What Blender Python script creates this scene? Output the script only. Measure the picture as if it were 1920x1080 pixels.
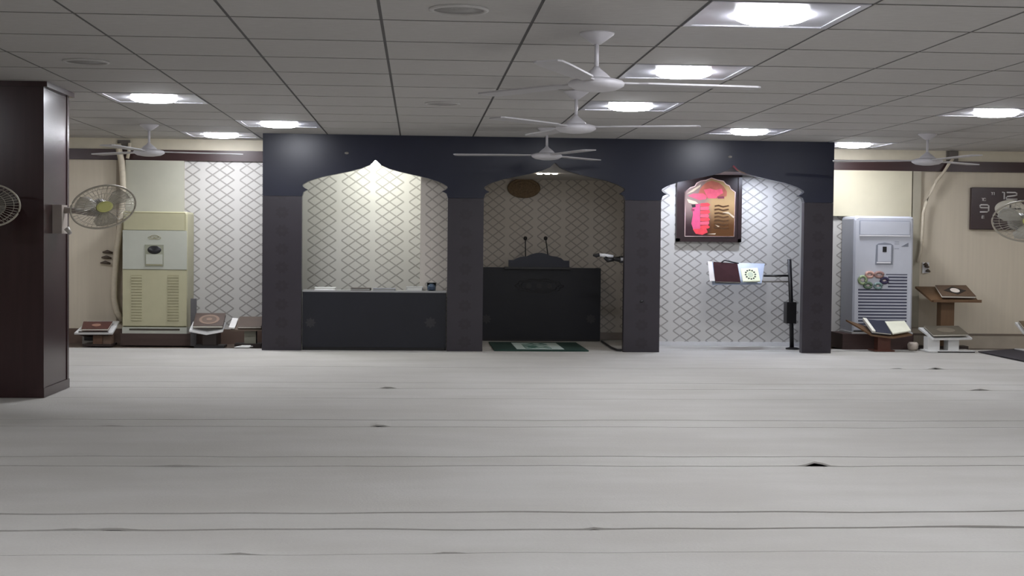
import bpy, math, random
from mathutils import Vector, Matrix
random.seed(7)
for o in list(bpy.data.objects): bpy.data.objects.remove(o)
scn = bpy.context.scene
COL = scn.collection

# ------------------------------------------------------------------ camera
F, HC, HZ = 2630.0, 1.52, 3.0
YAW, PITCH, ROLL = math.radians(3.846), math.radians(1.8326), 0.0105
D = Vector((math.sin(YAW)*math.cos(PITCH), math.cos(YAW)*math.cos(PITCH), -math.sin(PITCH)))
R0 = Vector((math.cos(YAW), -math.sin(YAW), 0)); U0 = R0.cross(D)
RV = R0*math.cos(ROLL) + U0*math.sin(ROLL); UV = U0*math.cos(ROLL) - R0*math.sin(ROLL)
cd = bpy.data.cameras.new('camera'); cam = bpy.data.objects.new('camera', cd); COL.objects.link(cam)
cd.sensor_width = 36; cd.lens = 36*F/1920; cd.clip_end = 200
cam.matrix_world = Matrix(((RV.x, UV.x, -D.x, 0), (RV.y, UV.y, -D.y, 0), (RV.z, UV.z, -D.z, HC), (0, 0, 0, 1)))
scn.camera = cam
# ------------------------------------------------------------------ world, exposure, lamp levels
w = bpy.data.worlds.new('world'); scn.world = w; w.use_nodes = True
w.node_tree.nodes['Background'].inputs[0].default_value = (0.5, 0.55, 0.6, 1)
w.node_tree.nodes['Background'].inputs[1].default_value = 0.05
vs = scn.view_settings
vs.view_transform = 'Standard'; vs.look = 'None'; vs.gamma = 1; vs.use_curve_mapping = False
vs.exposure = 0.8
PANEL_GLOW = 42.0      # ceiling panels
ALCOVE_L, ALCOVE_R = 115.0, 215.0

def at(px, py, Y):                      # measured photo point -> place at depth Y
    v = D + RV*((px-960)/F) + UV*((540-py)/F); t = Y/v.y
    return Vector((v.x*t, Y, HC+v.z*t))
def onz(px, py, Z):
    v = D + RV*((px-960)/F) + UV*((540-py)/F); t = (Z-HC)/v.z
    return Vector((v.x*t, v.y*t, Z))

# ------------------------------------------------------------------ materials
def lin(c):
    return tuple(((x/255)/12.92 if x/255 <= .04045 else ((x/255+.055)/1.055)**2.4) for x in c) + (1,)
class N:
    def __init__(s, name):
        s.m = bpy.data.materials.new(name); s.m.use_nodes = True; s.t = s.m.node_tree
        s.b = s.t.nodes['Principled BSDF']
    def new(s, k): return s.t.nodes.new(k)
    def link(s, a, b): s.t.links.new(a, b)
    def put(s, sock, v):
        if hasattr(v, 'is_output'): s.link(v, sock)
        else: sock.default_value = v
    def ma(s, op, a, b=0.0, c=0.0):
        n = s.new('ShaderNodeMath'); n.operation = op
        for i, v in enumerate((a, b, c)): s.put(n.inputs[i], v)
        return n.outputs[0]
    def smooth(s, v, lo, hi):            # 1 below lo, 0 above hi
        n = s.new('ShaderNodeMapRange'); n.interpolation_type = 'SMOOTHSTEP'
        s.put(n.inputs[0], v); n.inputs[1].default_value = lo; n.inputs[2].default_value = hi
        n.inputs[3].default_value = 1; n.inputs[4].default_value = 0
        return n.outputs[0]
    def obj(s):
        n = s.new('ShaderNodeTexCoord'); x = s.new('ShaderNodeSeparateXYZ'); s.link(n.outputs['Object'], x.inputs[0])
        return n.outputs['Object'], x.outputs[0], x.outputs[1], x.outputs[2]
    def mix(s, f, a, b):
        n = s.new('ShaderNodeMix'); n.data_type = 'RGBA'
        s.put(n.inputs[0], f); s.put(n.inputs[6], a); s.put(n.inputs[7], b)
        return n.outputs[2]
    def noise(s, scale, vec=None, detail=4, stretch=None):
        n = s.new('ShaderNodeTexNoise'); n.inputs['Scale'].default_value = scale; n.inputs['Detail'].default_value = detail
        if vec is None: vec = s.obj()[0]
        if stretch:
            m = s.new('ShaderNodeMapping'); m.inputs['Scale'].default_value = stretch; s.link(vec, m.inputs[0]); vec = m.outputs[0]
        s.link(vec, n.inputs['Vector']); return n.outputs['Fac']
    def bump(s, h, st, dist=.01):
        n = s.new('ShaderNodeBump'); n.inputs['Strength'].default_value = st; n.inputs['Distance'].default_value = dist
        s.link(h, n.inputs['Height']); s.link(n.outputs[0], s.b.inputs['Normal'])
MATS = {}
def mat(name, c, rough=.6, metal=0.0, var=.06, scale=6, stretch=None, bump=0.0, alpha=None, spec=None):
    if name in MATS: return MATS[name]
    n = N(name); a = lin(c)
    f = n.noise(scale, stretch=stretch)
    lo = tuple(x*(1-2*var) for x in a[:3]) + (1,); hi = tuple(min(1, x*(1+2*var)) for x in a[:3]) + (1,)
    n.link(n.mix(f, lo, hi), n.b.inputs['Base Color'])
    n.b.inputs['Roughness'].default_value = rough; n.b.inputs['Metallic'].default_value = metal
    if spec is not None: n.b.inputs['Specular IOR Level'].default_value = spec
    if bump: n.bump(f, bump)
    if alpha: n.b.inputs['Alpha'].default_value = alpha
    MATS[name] = n.m; return n.m
def glow(name, c, strength):
    n = N(name); n.b.inputs['Base Color'].default_value = lin(c)
    n.b.inputs['Emission Color'].default_value = lin(c); n.b.inputs['Emission Strength'].default_value = strength
    return n.m
def wallpaper(name, bg, ln, period=.5, column=.42, vper=.146, x0=0.0, z0=0.0):
    n = N(name); vec, x, y, z = n.obj()
    s = n.ma('MULTIPLY', n.ma('SUBTRACT', x, x0), 1/period)
    s = n.ma('MULTIPLY', n.ma('FRACT', s), period*4/column)          # 0..4 across the column, above: blank stripe
    t = n.ma('MULTIPLY', n.ma('SUBTRACT', z, z0), 1/vper)
    hs = n.ma('MULTIPLY', s, .5)
    d1 = n.ma('ABSOLUTE', n.ma('SUBTRACT', n.ma('FRACT', n.ma('SUBTRACT', t, hs)), .5))
    d2 = n.ma('ABSOLUTE', n.ma('SUBTRACT', n.ma('FRACT', n.ma('ADD', t, hs)), .5))
    m = n.ma('MAXIMUM', n.smooth(d1, .045, .11), n.smooth(d2, .045, .11))
    m = n.ma('MULTIPLY', m, n.smooth(s, 4.0, 4.12))
    # small dot in the middle of each diamond
    f = n.noise(3.0); m2 = n.ma('MULTIPLY', m, n.ma('ADD', n.ma('MULTIPLY', f, .5), .6))
    n.link(n.mix(m2, lin(bg), lin(ln)), n.b.inputs['Base Color'])
    n.b.inputs['Roughness'].default_value = .5
    n.bump(m, .25, .004)
    return n.m
def rosette_board(name, c, dark, step=.255, rad=.085):
    n = N(name); vec, x, y, z = n.obj()
    zz = n.ma('MULTIPLY', n.ma('SUBTRACT', n.ma('FRACT', n.ma('MULTIPLY', z, 1/step)), .5), step*1.1)
    r = n.ma('SQRT', n.ma('ADD', n.ma('MULTIPLY', x, x), n.ma('MULTIPLY', zz, zz)))
    th = n.ma('ARCTAN2', zz, x)
    edge = n.ma('ADD', n.ma('MULTIPLY', n.ma('COSINE', n.ma('MULTIPLY', th, 8.0)), .012), r)
    m = n.ma('SUBTRACT', n.smooth(edge, rad*.85, rad*1.1), n.ma('MULTIPLY', n.smooth(edge, rad*.25, rad*.4), .6))
    f = n.noise(5); m = n.ma('MULTIPLY', m, .55)
    base = n.mix(f, tuple(v*.85 for v in lin(c)[:3])+(1,), tuple(v*1.15 for v in lin(c)[:3])+(1,))
    n.link(n.mix(m, base, lin(dark)), n.b.inputs['Base Color'])
    n.b.inputs['Roughness'].default_value = .42
    return n.m

# ------------------------------------------------------------------ mesh building
class MB:
    def __init__(s): s.v = []; s.f = []; s.sm = []
    def add(s, vs, fs, smooth=False):
        k = len(s.v); s.v += [Vector(v) for v in vs]
        for f in fs: s.f.append(tuple(i+k for i in f)); s.sm.append(smooth)
        return s
    def box(s, a, b):
        x0, y0, z0 = a; x1, y1, z1 = b
        return s.add([(x0,y0,z0),(x1,y0,z0),(x1,y1,z0),(x0,y1,z0),(x0,y0,z1),(x1,y0,z1),(x1,y1,z1),(x0,y1,z1)],
                     [(0,3,2,1),(4,5,6,7),(0,1,5,4),(1,2,6,5),(2,3,7,6),(3,0,4,7)])
    def bev(s, a, b, r):                # box with chamfered vertical and top edges (front profile)
        x0, y0, z0 = a; x1, y1, z1 = b
        pr = [(x0,z0),(x1,z0),(x1,z1-r),(x1-r*.3,z1-r*.3),(x1-r,z1),(x0+r,z1),(x0+r*.3,z1-r*.3),(x0,z1-r)]
        def ring(y, k): 
            cx, cz = (x0+x1)/2, (z0+z1)/2
            return [(cx+(x-cx)*(1-2*k/(x1-x0)), y, cz+(z-cz)*(1-2*k/(z1-z0))) for x, z in pr]
        n = len(pr); vs = ring(y0, r*.6)+ring(y0+r*.6, 0)+ring(y1, 0)
        fs = [tuple(range(n))]
        for k in (0, 1): fs += [(k*n+i, (k+1)*n+i, (k+1)*n+(i+1) % n, k*n+(i+1) % n) for i in range(n)]
        fs.append(tuple(range(3*n-1, 2*n-1, -1)))
        return s.add(vs, fs)
    def quadslab(s, p, th):             # four corners, extruded by vector th
        p = [Vector(q) for q in p]; th = Vector(th)
        return s.add(p+[q+th for q in p], [(0,1,2,3),(7,6,5,4),(0,4,5,1),(1,5,6,2),(2,6,7,3),(3,7,4,0)])
    def prism(s, pts, y0, y1):          # polygon in x,z extruded in y
        n = len(pts)
        vs = [(x, y0, z) for x, z in pts]+[(x, y1, z) for x, z in pts]
        return s.add(vs, [tuple(range(n)), tuple(range(2*n-1, n-1, -1))]+[(i, i+n, (i+1) % n+n, (i+1) % n) for i in range(n)])
    def lathe(s, prof, seg=24, c=(0,0,0), sx=1.0, sy=1.0, axis='z'):
        vs = []; n = len(prof)
        for r, h in prof:
            for k in range(seg):
                a = 2*math.pi*k/seg; x, y = r*math.cos(a)*sx, r*math.sin(a)*sy
                vs.append((c[0]+x, c[1]+y, c[2]+h) if axis == 'z' else (c[0]+x, c[1]+h, c[2]+y))
        fs = [(i*seg+k, i*seg+(k+1) % seg, (i+1)*seg+(k+1) % seg, (i+1)*seg+k) for i in range(n-1) for k in range(seg)]
        s.add(vs, fs, True)
        k0 = len(s.v)-len(vs)
        s.f.append(tuple(k0+k for k in range(seg))); s.sm.append(False)
        s.f.append(tuple(k0+(n-1)*seg+k for k in range(seg-1, -1, -1))); s.sm.append(False)
        return s
    def tube(s, pts, r, seg=8, closed=False):
        pts = [Vector(p) for p in pts]; n = len(pts); vs = []
        for i, p in enumerate(pts):
            if closed: t = pts[(i+1) % n]-pts[i-1]
            else: t = pts[min(i+1, n-1)]-pts[max(i-1, 0)]
            t.normalize(); a = Vector((0, 0, 1)) if abs(t.z) < .9 else Vector((1, 0, 0))
            u = t.cross(a).normalized(); w2 = t.cross(u)
            rr = r[i] if isinstance(r, (list, tuple)) else r
            for k in range(seg):
                b = 2*math.pi*k/seg; vs.append(p+u*math.cos(b)*rr+w2*math.sin(b)*rr)
        m = n if closed else n-1
        fs = [(i*seg+k, i*seg+(k+1) % seg, ((i+1) % n)*seg+(k+1) % seg, ((i+1) % n)*seg+k) for i in range(m) for k in range(seg)]
        if not closed: fs += [tuple(range(seg-1, -1, -1)), tuple((n-1)*seg+k for k in range(seg))]
        return s.add(vs, fs, True)
    def mesh(s, name, m):
        me = bpy.data.meshes.new(name); me.from_pydata([tuple(v) for v in s.v], [], s.f)
        me.polygons.foreach_set('use_smooth', s.sm)
        import bmesh
        bm = bmesh.new(); bm.from_mesh(me); bmesh.ops.recalc_face_normals(bm, faces=bm.faces[:]); bm.to_mesh(me); bm.free()
        me.materials.append(m); return me
    def build(s, name, m, parent=None, world=True, loc=None):
        off = Vector((0, 0, 0))
        if world and parent is not None:
            p = parent
            while p is not None: off += p.location; p = p.parent
        if loc is not None: off = off+Vector(loc)
        if off.length > 0: s.v = [v-off for v in s.v]
        o = bpy.data.objects.new(name, s.mesh(name, m)); COL.objects.link(o)
        if parent is not None: o.parent = parent
        if loc is not None: o.location = loc
        return o
def tag(o, label=None, cat=None, group=None, kind=None):
    if label: o['label'] = label
    if cat: o['category'] = cat
    if group: o['group'] = group
    if kind: o['kind'] = kind
    return o
def thing(name, loc, label, cat, group=None):
    o = bpy.data.objects.new(name, None); COL.objects.link(o); o.location = loc; o.empty_display_size = .1
    return tag(o, label, cat, group)
def copy_tree(o, parent=None):
    c = o.copy(); COL.objects.link(c)
    if parent is not None: c.parent = parent
    for ch in [x for x in bpy.data.objects if x.parent == o]: copy_tree(ch, c)
    return c
def struct(name, mb, m, parent=None, kind='structure'):
    o = mb.build(name, m, parent)
    if parent is None: o['kind'] = kind
    return o

# ------------------------------------------------------------------ palette
M_carpet = None
def carpet_mat():
    n = N('grey_carpet'); vec = n.obj()[0]
    f1 = n.noise(.9, vec, 5); f2 = n.noise(60, vec, 3, (1, 1, 1)); f3 = n.noise(1.2, vec, 4, (.6, 2, 1))
    f = n.ma('ADD', n.ma('MULTIPLY', f1, .5), n.ma('MULTIPLY', f3, .5))
    c = n.mix(n.smooth(f, .35, .68), lin((186, 184, 179)), lin((177, 174, 168)))
    c = n.mix(n.ma('MULTIPLY', f2, .18), c, lin((130, 128, 124)))
    n.link(c, n.b.inputs['Base Color']); n.b.inputs['Roughness'].default_value = .95
    n.b.inputs['Specular IOR Level'].default_value = .1
    n.bump(f2, .35, .006); return n.m
M_carpet = carpet_mat()
M_floor = mat('floor_tile_brown', (96, 84, 74), .35, var=.1, scale=3)
def tile_mat():
    n = N('ceiling_tile_grey'); vec = n.obj()[0]
    f = n.noise(9, vec, 5, (1, 2.6, 1)); g = n.noise(70, vec, 2)
    c = n.mix(f, lin((176, 173, 170)), lin((194, 192, 190))); c = n.mix(n.ma('MULTIPLY', g, .3), c, lin((160, 158, 156)))
    n.link(c, n.b.inputs['Base Color']); n.b.inputs['Roughness'].default_value = .8; n.bump(f, .35, .01); return n.m
M_tile = tile_mat()
M_grid = mat('ceiling_grid_dark', (70, 68, 68), .6)
M_dark = mat('charcoal_laminate', (29, 32, 48), .32, var=.1, scale=2.5, spec=.35)
M_leg = rosette_board('charcoal_rosette_laminate', (43, 38, 45), (28, 22, 27))
M_desk = mat('charcoal_desk_laminate', (27, 28, 35), .45, var=.1, scale=3, spec=.35)
M_desk_lt = mat('faded_rosette_print', (40, 38, 42), .55, var=.15, scale=20)
M_paper = wallpaper('lattice_wallpaper', (190, 188, 183), (136, 132, 127), x0=-.14)
M_paper_n = wallpaper('lattice_wallpaper_niche', (204, 197, 187), (156, 149, 141), period=.447, column=.375, vper=.142, x0=.1)
M_beige = mat('beige_panel_wall', (200, 190, 171), .6, var=.05, scale=3, stretch=(6, 1, .3))
M_cream = mat('cream_painted_panel', (200, 194, 170), .55, var=.03)
M_plain = mat('plain_white_wall', (200, 198, 192), .7, var=.03)
M_trim = mat('dark_brown_trim', (52, 30, 30), .4, var=.1, scale=4, stretch=(.3, 1, 6))
M_skirt = mat('beige_skirting', (176, 166, 150), .5)
M_wood = mat('pillar_dark_brown', (50, 30, 32), .25, var=.12, scale=3, stretch=(6, 6, .4))
M_white = mat('white_enamel', (225, 225, 228), .35, var=.02)
M_fan = mat('fan_white_paint', (200, 198, 202), .4, var=.03)
M_black = mat('black_plastic', (22, 21, 23), .4, var=.1)
M_grey = mat('grey_plastic', (128, 124, 118), .5)

# ------------------------------------------------------------------ the room
XL, XR, YB, YF = -8.0, 10.6, -4.0, 21.0      # left, right, behind the camera, far wall
NX0, NX1, NYF, NYB, NZ = .03, 3.43, 20.0, 22.25, 2.53   # niche block behind the middle arch
NI0, NI1 = .66, 3.34
struct('floor', MB().box((XL-.2, YB-.2, -.15), (XR+.2, NYB+.2, -.02)), M_floor)
# ceiling: dark grid backing, tiles hung below it
ceil = struct('ceiling', MB().box((XL-.2, YB-.2, HZ+.004), (XR+.2, NYB+.2, HZ+.2)), M_grid)
T = 1.0075; TX0, TY0 = -.258, 9.45
lights = [(2.26, 8.94), (2.26, 11.97), (2.26, 14.99), (4.28, 18.01), (6.29, 20.03), (6.29, 14.99), (-2.78, 14.99), (-1.77, 18.01), (-2.78, 20.03)]
def cell(x, y): return (math.floor((x-TX0)/T), math.floor((y-TY0)/T))
extra = [(-1.77, 5.92), (2.26, 5.92), (6.29, 5.92), (2.26, 2.9), (-2.78, 2.9), (2.26, -.13), (6.29, -.13), (-2.78, -.13), (6.29, 8.94), (9.31, 11.97), (9.31, 18.01), (-5.8, 18.01), (-5.8, 8.94)]  # unseen light panels, added to brighten floor and ceiling
lit = {cell(*p) for p in lights+extra}
tm = MB().box((-T/2+.011, -T/2+.02, 0), (T/2-.011, T/2-.02, .026)).mesh('ceiling_tile', M_tile)
tmh = MB().box((-T/2+.011, -T/2+.02, 0), (T/2-.011, .48-.014, .026)).mesh('ceiling_tile', M_tile)
rest = MB()
for j in range(-14, 12):
    for i in range(-8, 11):
        if (i, j) in lit: continue
        x, y = TX0+(i+.5)*T, TY0+(j+.5)*T
        if x-T/2 < XL-.6 or x+T/2 > XR+.6 or y-T/2 < YB-.6: continue
        if NX0-.6 < x < NX1 and y > 20.3: continue
        if j >= -2:
            o = bpy.data.objects.new('ceiling_tile', tmh if y+T/2 > YF+.02 else tm); COL.objects.link(o)
            o.location = (x, y, HZ); o.parent = ceil
        else: rest.box((x-T/2+.011, y-T/2+.02, HZ), (x+T/2-.011, y+T/2-.02, HZ+.026))
rs = rest.build('ceiling_tile', M_tile, ceil); rs['kind'] = 'stuff'
struct('wall_left', MB().box((XL-.2, YB, -.1), (XL, YF, HZ+.03)), M_beige)
struct('wall_right', MB().box((XR, YB, -.1), (XR+.2, YF, HZ+.03)), M_beige)
struct('wall_behind', MB().box((XL-.2, YB-.2, -.1), (XR+.2, YB, HZ+.03)), M_beige)
xa = at(346, 450, YF).x; xb = at(1600, 450, YF).x
struct('wall_far_left', MB().box((XL, YF, -.1), (xa, YF+.2, HZ+.03)), M_beige)
struct('wall_far_wallpaper_left', MB().box((xa, YF, -.1), (NX0, YF+.2, HZ+.03)), M_paper)
struct('wall_far_wallpaper_right', MB().box((NX1, YF, -.1), (xb, YF+.2, HZ+.03)), M_paper)
struct('wall_far_right', MB().box((xb, YF, -.1), (XR, YF+.2, HZ+.03)), M_beige)
# niche: two papered piers, bulkhead, back wall, ceiling
nb = struct('wall_niche', MB().box((NX0, NYB, -.1), (NX1, NYB+.15, HZ)), M_paper_n)
MB().box((NX0, NYF, -.1), (NI0, NYB, HZ)).build('pier', M_paper_n, nb)
MB().box((NI1, NYF, -.1), (NX1, NYB, HZ)).build('pier', M_paper_n, nb)
MB().box((NI0, NYF, NZ), (NI1, NYB, HZ)).build('bulkhead', mat('niche_ceiling_white', (186, 182, 176), .6), nb)
MB().box((NI0, NYB-.02, 0), (NI1, NYB, .11)).build('skirting', mat('niche_skirting', (150, 140, 132), .5), nb)
# brown band near the ceiling, skirting
fx0, fx1 = -2.15, 5.88
zt0, zt1 = at(300, 301, YF).z, at(300, 281, YF).z
struct('trim_1', MB().box((XL, YF-.04, zt0), (fx0+.2, YF, zt1)), M_trim)
struct('trim_2', MB().box((fx1-.2, YF-.04, zt0), (XR, YF, zt1)), M_trim)
sk = struct('baseboard_left', MB().box((XL, YF-.03, -.02), (fx0+.05, YF, .2)), mat('brown_skirting', (98, 80, 70), .5))
sk = struct('baseboard_right', MB().box((fx1+.02, YF-.03, -.02), (XR, YF, .19)), M_skirt)
MB().box((fx1+.02, YF-.035, .175), (XR, YF, .205)).build('capping', mat('skirting_cap', (120, 108, 96), .5), sk)
struct('trim_3', MB().box((XL, YF-.02, zt1), (fx0+.2, YF, HZ)), mat('cream_frieze', (196, 188, 168), .55))
struct('trim_4', MB().box((fx1-.04, YF-.02, zt1), (XR, YF, HZ)), mat('cream_frieze', (196, 188, 168), .55))
struct('ceiling_alcove', MB().box((NX1+.002, NYF, 2.58), (fx1-.052, YF-.001, HZ)), mat('alcove_ceiling_grey', (150, 150, 156), .6))
struct('baseboard_alcove', MB().box((NX1, YF-.03, -.02), (fx1-.06, YF, .055)), mat('white_skirting', (205, 205, 205), .5))
# pillars
def pillar(name, x0, x1):
    p = struct(name, MB().box((x0, 13.6, 0), (x1, 14.56, HZ)), M_wood)
    for zz, e, h in ((HZ-.05, .05, .05), (0, .012, .09)):
        MB().box((x0-e, 13.6-e, zz), (x1+e, 14.56+e, zz+h)).build('moulding', M_wood, p)
    for y in (13.6, 14.5):
        MB().box((x1-.05, y-.008, .08), (x1+.008, y+.06, HZ-.05)).build('corner_strip', M_wood, p)
    return p
pillar('wall_pillar_left', -5.3, -3.555)
pillar('wall_pillar_right', 6.55, 8.2)

# ------------------------------------------------------------------ carpet strips
ED = [-3.95, -1.0, 1.1, 3.2, 5.3, 5.75, 6.83, 7.41, 7.87, 9.52, 9.94, 11.55, 12.0, 13.65, 14.6, 15.2, 17.1, 19.93]
WORDS = {5.75: 'carpet strip at the very bottom of the picture, seam just above the frame edge', 6.83: 'grey carpet strip with two dark nicks on its near seam, lowest in view',
 7.41: 'narrow grey carpet band between the two darkest seams in the foreground', 7.87: 'wide grey carpet strip just beyond the darkest double seam',
 9.52: 'narrow grey carpet band with a black gaping wrinkle at right', 9.94: 'wide grey carpet strip beyond the band with the gaping wrinkle',
 11.55: 'narrow grey carpet band with one small black wrinkle at left of middle', 12.0: 'wide grey carpet strip in the middle of the hall, level with pillar foot',
 13.65: 'grey carpet strip beside the foot of the brown pillar', 14.6: 'narrow grey carpet band with a faint wrinkle left of middle, beyond the pillar',
 15.2: 'wide pale carpet strip two seams in front of the arches', 17.1: 'wide pale carpet strip reaching the feet of the arched screen'}
BUMPS = {}
def bumpat(px, py, e, a, sx): BUMPS.setdefault(e, []).append((onz(px, py, 0).x, a, sx))
bumpat(1525, 870, 9.52, .032, .07); bumpat(712, 798, 11.55, .022, .05); bumpat(728, 724, 14.6, .02, .06); bumpat(330, 878, 9.52, .010, .16)
bumpat(1767, 695, 17.1, .026, .07); bumpat(1695, 695, 17.1, .014, .06); bumpat(1815, 726, 14.6, .018, .08); bumpat(205, 1000, 7.41, .008, .10)
bumpat(120, 1003, 7.41, .006, .06); bumpat(1115, 988, 7.41, .009, .04); bumpat(445, 1045, 6.83, .010, .06); bumpat(840, 1038, 6.83, .008, .06)
bumpat(205, 802, 11.55, .008, .09); bumpat(1860, 990, 7.41, .006, .25)
GE = {6.83: .004, 7.41: .019, 7.87: .019, 9.52: .013, 9.94: .014, 11.55: .010, 12.0: .013, 13.65: .006, 14.6: .008, 15.2: .008, 17.1: .007}
def wob(x, y):
    return .012*math.sin(x*1.7+y*5)+.009*math.sin(x*3.9+y*11)+.006*math.sin(x*8.3+y*3)
for k in range(len(ED)-1):
    y0, y1 = ED[k], ED[k+1]; nx = 320 if y0 > 5 else 8
    if y0 < 3: nx = 6
    ts = [0, .015, .04, .09, .18, .35, .6, .85, 1]
    th = .012; z0 = -.0025
    g = GE.get(y0, .008); g1 = GE.get(y1, .008)
    xs = [XL+(XR-XL)*i/nx for i in range(nx+1)]
    top = []; bot = []
    for t in ts:
        for x in xs:
            ya = y0+g+wob(x, round(y0*3)); yb = y1-g1+(wob(x, round(y1*3)) if k < len(ED)-2 else .01*math.sin(x*2))
            if y0 < 5: ya, yb = y0, y1-(.04 if y1 > 5 else .002)
            y = ya+(yb-ya)*t; z = z0
            for bx, a, sx in BUMPS.get(y0, []):
                z += a*math.exp(-((x-bx)/sx)**2)*math.exp(-((y-ya)/.22)**2)
            z += .0012*math.sin(x*2.3+y*1.3)*(1 if 0 < t < 1 else .3)
            top.append((x, y, z)); bot.append((x, y, z-th))
    n = len(xs); r = len(ts); m = len(top); fs = []
    for a in range(r-1):
        for b in range(n-1):
            i = a*n+b; fs.append((i, i+1, i+n+1, i+n)); fs.append((m+i, m+i+n, m+i+n+1, m+i+1))
    for b in range(n-1): fs.append((b, m+b, m+b+1, b+1)); q = (r-1)*n+b; fs.append((q, q+1, m+q+1, m+q))
    for a in range(r-1): i = a*n; fs.append((i, i+n, m+i+n, m+i)); i = a*n+n-1; fs.append((i, m+i, m+i+n, i+n))
    o = MB().add(top+bot, fs, False).build('carpet_strip', M_carpet)
    if y0 in WORDS: tag(o, WORDS[y0], 'carpet', 'grey carpet strips across the hall')
    else: tag(o, 'grey carpet strip lying nearer than the bottom edge of the picture', 'carpet', 'grey carpet strips out of view')
for (xa_, xb_, yb_, lab) in ((fx0+.06, NX0-.01, YF-.03, 'pale carpet piece behind the counter in the left arch'), (NI0+.01, NI1-.01, NYB-.03, 'pale carpet piece on the niche floor around the pulpit'), (NX1+.01, fx1-.06, YF-.035, 'pale carpet piece on the floor of the right arch'),
                           (fx1+.05, XR, 20.42, 'pale carpet edge under the book lecterns right of the arches')):
    o = MB().box((xa_, 19.945, -.012), (xb_, yb_, -.002)).build('carpet_strip', M_carpet); tag(o, lab, 'carpet', 'carpet pieces along the far wall')

# ------------------------------------------------------------------ arched screen
FY, FT = 19.6, .13
scr = thing('arched_screen', ((fx0+fx1)/2, FY, 0), 'charcoal three-arched screen wall standing from carpet to ceiling', 'arched screen')
legs = [(-2.15, -1.61), (.41, .91), (2.9, 3.41), (5.46, 5.88)]
ZS = 2.14
prof = [(0, 370), (.02, 362), (.05, 359.5), (.082, 358), (.03, 354.5), (.004, 351), (.012, 348), (.037, 346), (.08, 342.6), (.127, 340), (.27, 333.7), (.45, 328.6), (.66, 322.5), (.81, 317), (.93, 310), (1.0, 301)]
pts = [(fx0, ZS)]
for (a, b), (c, d2) in zip(legs[:-1], legs[1:]):
    h = (c-b)/2; mid = (b+c)/2
    L = [(b+u*h, ZS+(370-y)*.00745) for u, y in prof]
    pts += L + [(2*mid-x, z) for x, z in reversed(L[:-1])]
pts += [(fx1, ZS), (fx1, HZ-.001), (fx0, HZ-.001)]
MB().prism(pts, FY, FY+FT).build('arch_board', M_dark, scr)
for a, b in legs:
    MB().box((a, FY, 0), (b, FY+FT, ZS-.003)).build('leg_board', M_leg, scr, loc=((a+b)/2-scr.location.x, 0, 0))
for x0, x1 in ((fx0, fx0+.05), (fx1-.05, fx1)):
    MB().box((x0, FY+FT, 0), (x1, YF-.045, HZ-.001)).build('side_board', M_dark, scr)
for px, py in ((650, 287), (1369, 294), (1203, 565)):
    p = at(px, py, FY)
    MB().lathe([(.0, -.006), (.022, -.006), (.03, -.001), (.03, .002)], 12, (p.x, FY, p.z), axis='y', sy=.6).build('screw_cap', M_grey if py < 400 else M_black, scr)

# ------------------------------------------------------------------ left counter
cz = at(700, 548, 19.66).z
ct = thing('counter', (-.6, 19.8, 0), 'low charcoal counter closing the left arch', 'counter')
MB().box((-1.60, 19.66, .04), (.40, 19.69, cz)).build('front_panel', M_desk, ct)
MB().box((-1.60, 19.69, .0), (-1.56, 19.98, cz)).build('side_panel', M_desk, ct)
MB().box((.36, 19.69, .0), (.40, 19.98, cz)).build('side_panel', M_desk, ct)
MB().box((-1.605, 19.655, cz), (.405, 19.99, cz+.022)).build('top', mat('counter_top_grey', (150, 150, 150), .35), ct)
MB().box((-1.58, 19.68, 0), (.38, 19.72, .045)).build('plinth', M_black, ct)
def rosette(parent, x, y, z, r):
    mb = MB(); n = 32
    mb.prism([(x+r*(.82+.18*math.cos(8*a))*math.cos(a), z+r*(.82+.18*math.cos(8*a))*math.sin(a)*.95) for a in [2*math.pi*k/n for k in range(n)]], y-.003, y+.001)
    return mb.build('rosette', M_desk_lt, parent)
p = at(582, 605, 19.66); rosette(ct, p.x, 19.66, p.z, .075); p = at(807, 605, 19.66); rosette(ct, p.x, 19.66, p.z, .085)
ctz = cz+.022
def flatbook(px0, px1, h, c, pg, label, y0=19.70, y1=19.96):
    xa, xb = at(px0, 545, y0).x, at(px1, 545, y0).x
    b = thing('book', ((xa+xb)/2, (y0+y1)/2, ctz), label, 'book', 'books on the counter')
    m = mat('cover_%d_%d_%d' % c, c, .5)
    MB().box((xa, y0, ctz), (xb, y1, ctz+.005)).box((xa, y0, ctz+h-.005), (xb, y1, ctz+h)).box((xa, y1-.01, ctz+.004), (xb, y1, ctz+h-.004)).build('cover', m, b)
    MB().box((xa+.012, y0+.008, ctz+.005), (xb-.012, y1-.01, ctz+h-.005)).build('pages', mat('pages_%d' % pg, (pg, pg, pg-6), .7), b)
flatbook(589, 628, .036, (226, 226, 226), 235, 'white booklet lying flat at the left end of the counter')
flatbook(657, 695, .034, (72, 60, 54), 150, 'dark brown book lying flat on the middle of the counter')
flatbook(699, 741, .030, (128, 130, 142), 170, 'grey book lying flat beside the dark brown book on the counter')
flatbook(762, 793, .055, (176, 176, 178), 205, 'pale grey book lying flat next to the drinking glass')
p = at(809, 545, 19.8)
gl = N('clear_glass'); gl.b.inputs['Transmission Weight'].default_value = 1; gl.b.inputs['Roughness'].default_value = .05; gl.b.inputs['Base Color'].default_value = lin((200, 212, 225)); gl.b.inputs['IOR'].default_value = 1.3
f = gl.noise(8); M_glass = gl.m
g = thing('drinking_glass', (p.x, 19.8, ctz), 'clear drinking glass on the right end of the counter', 'glass')
MB().lathe([(.035, 0), (.06, .004), (.062, .05), (.07, .115), (.064, .115), (.055, .05), (.052, .012), (.0, .010)], 20, (p.x, 19.8, ctz)).build('bowl', M_glass, g)
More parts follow.
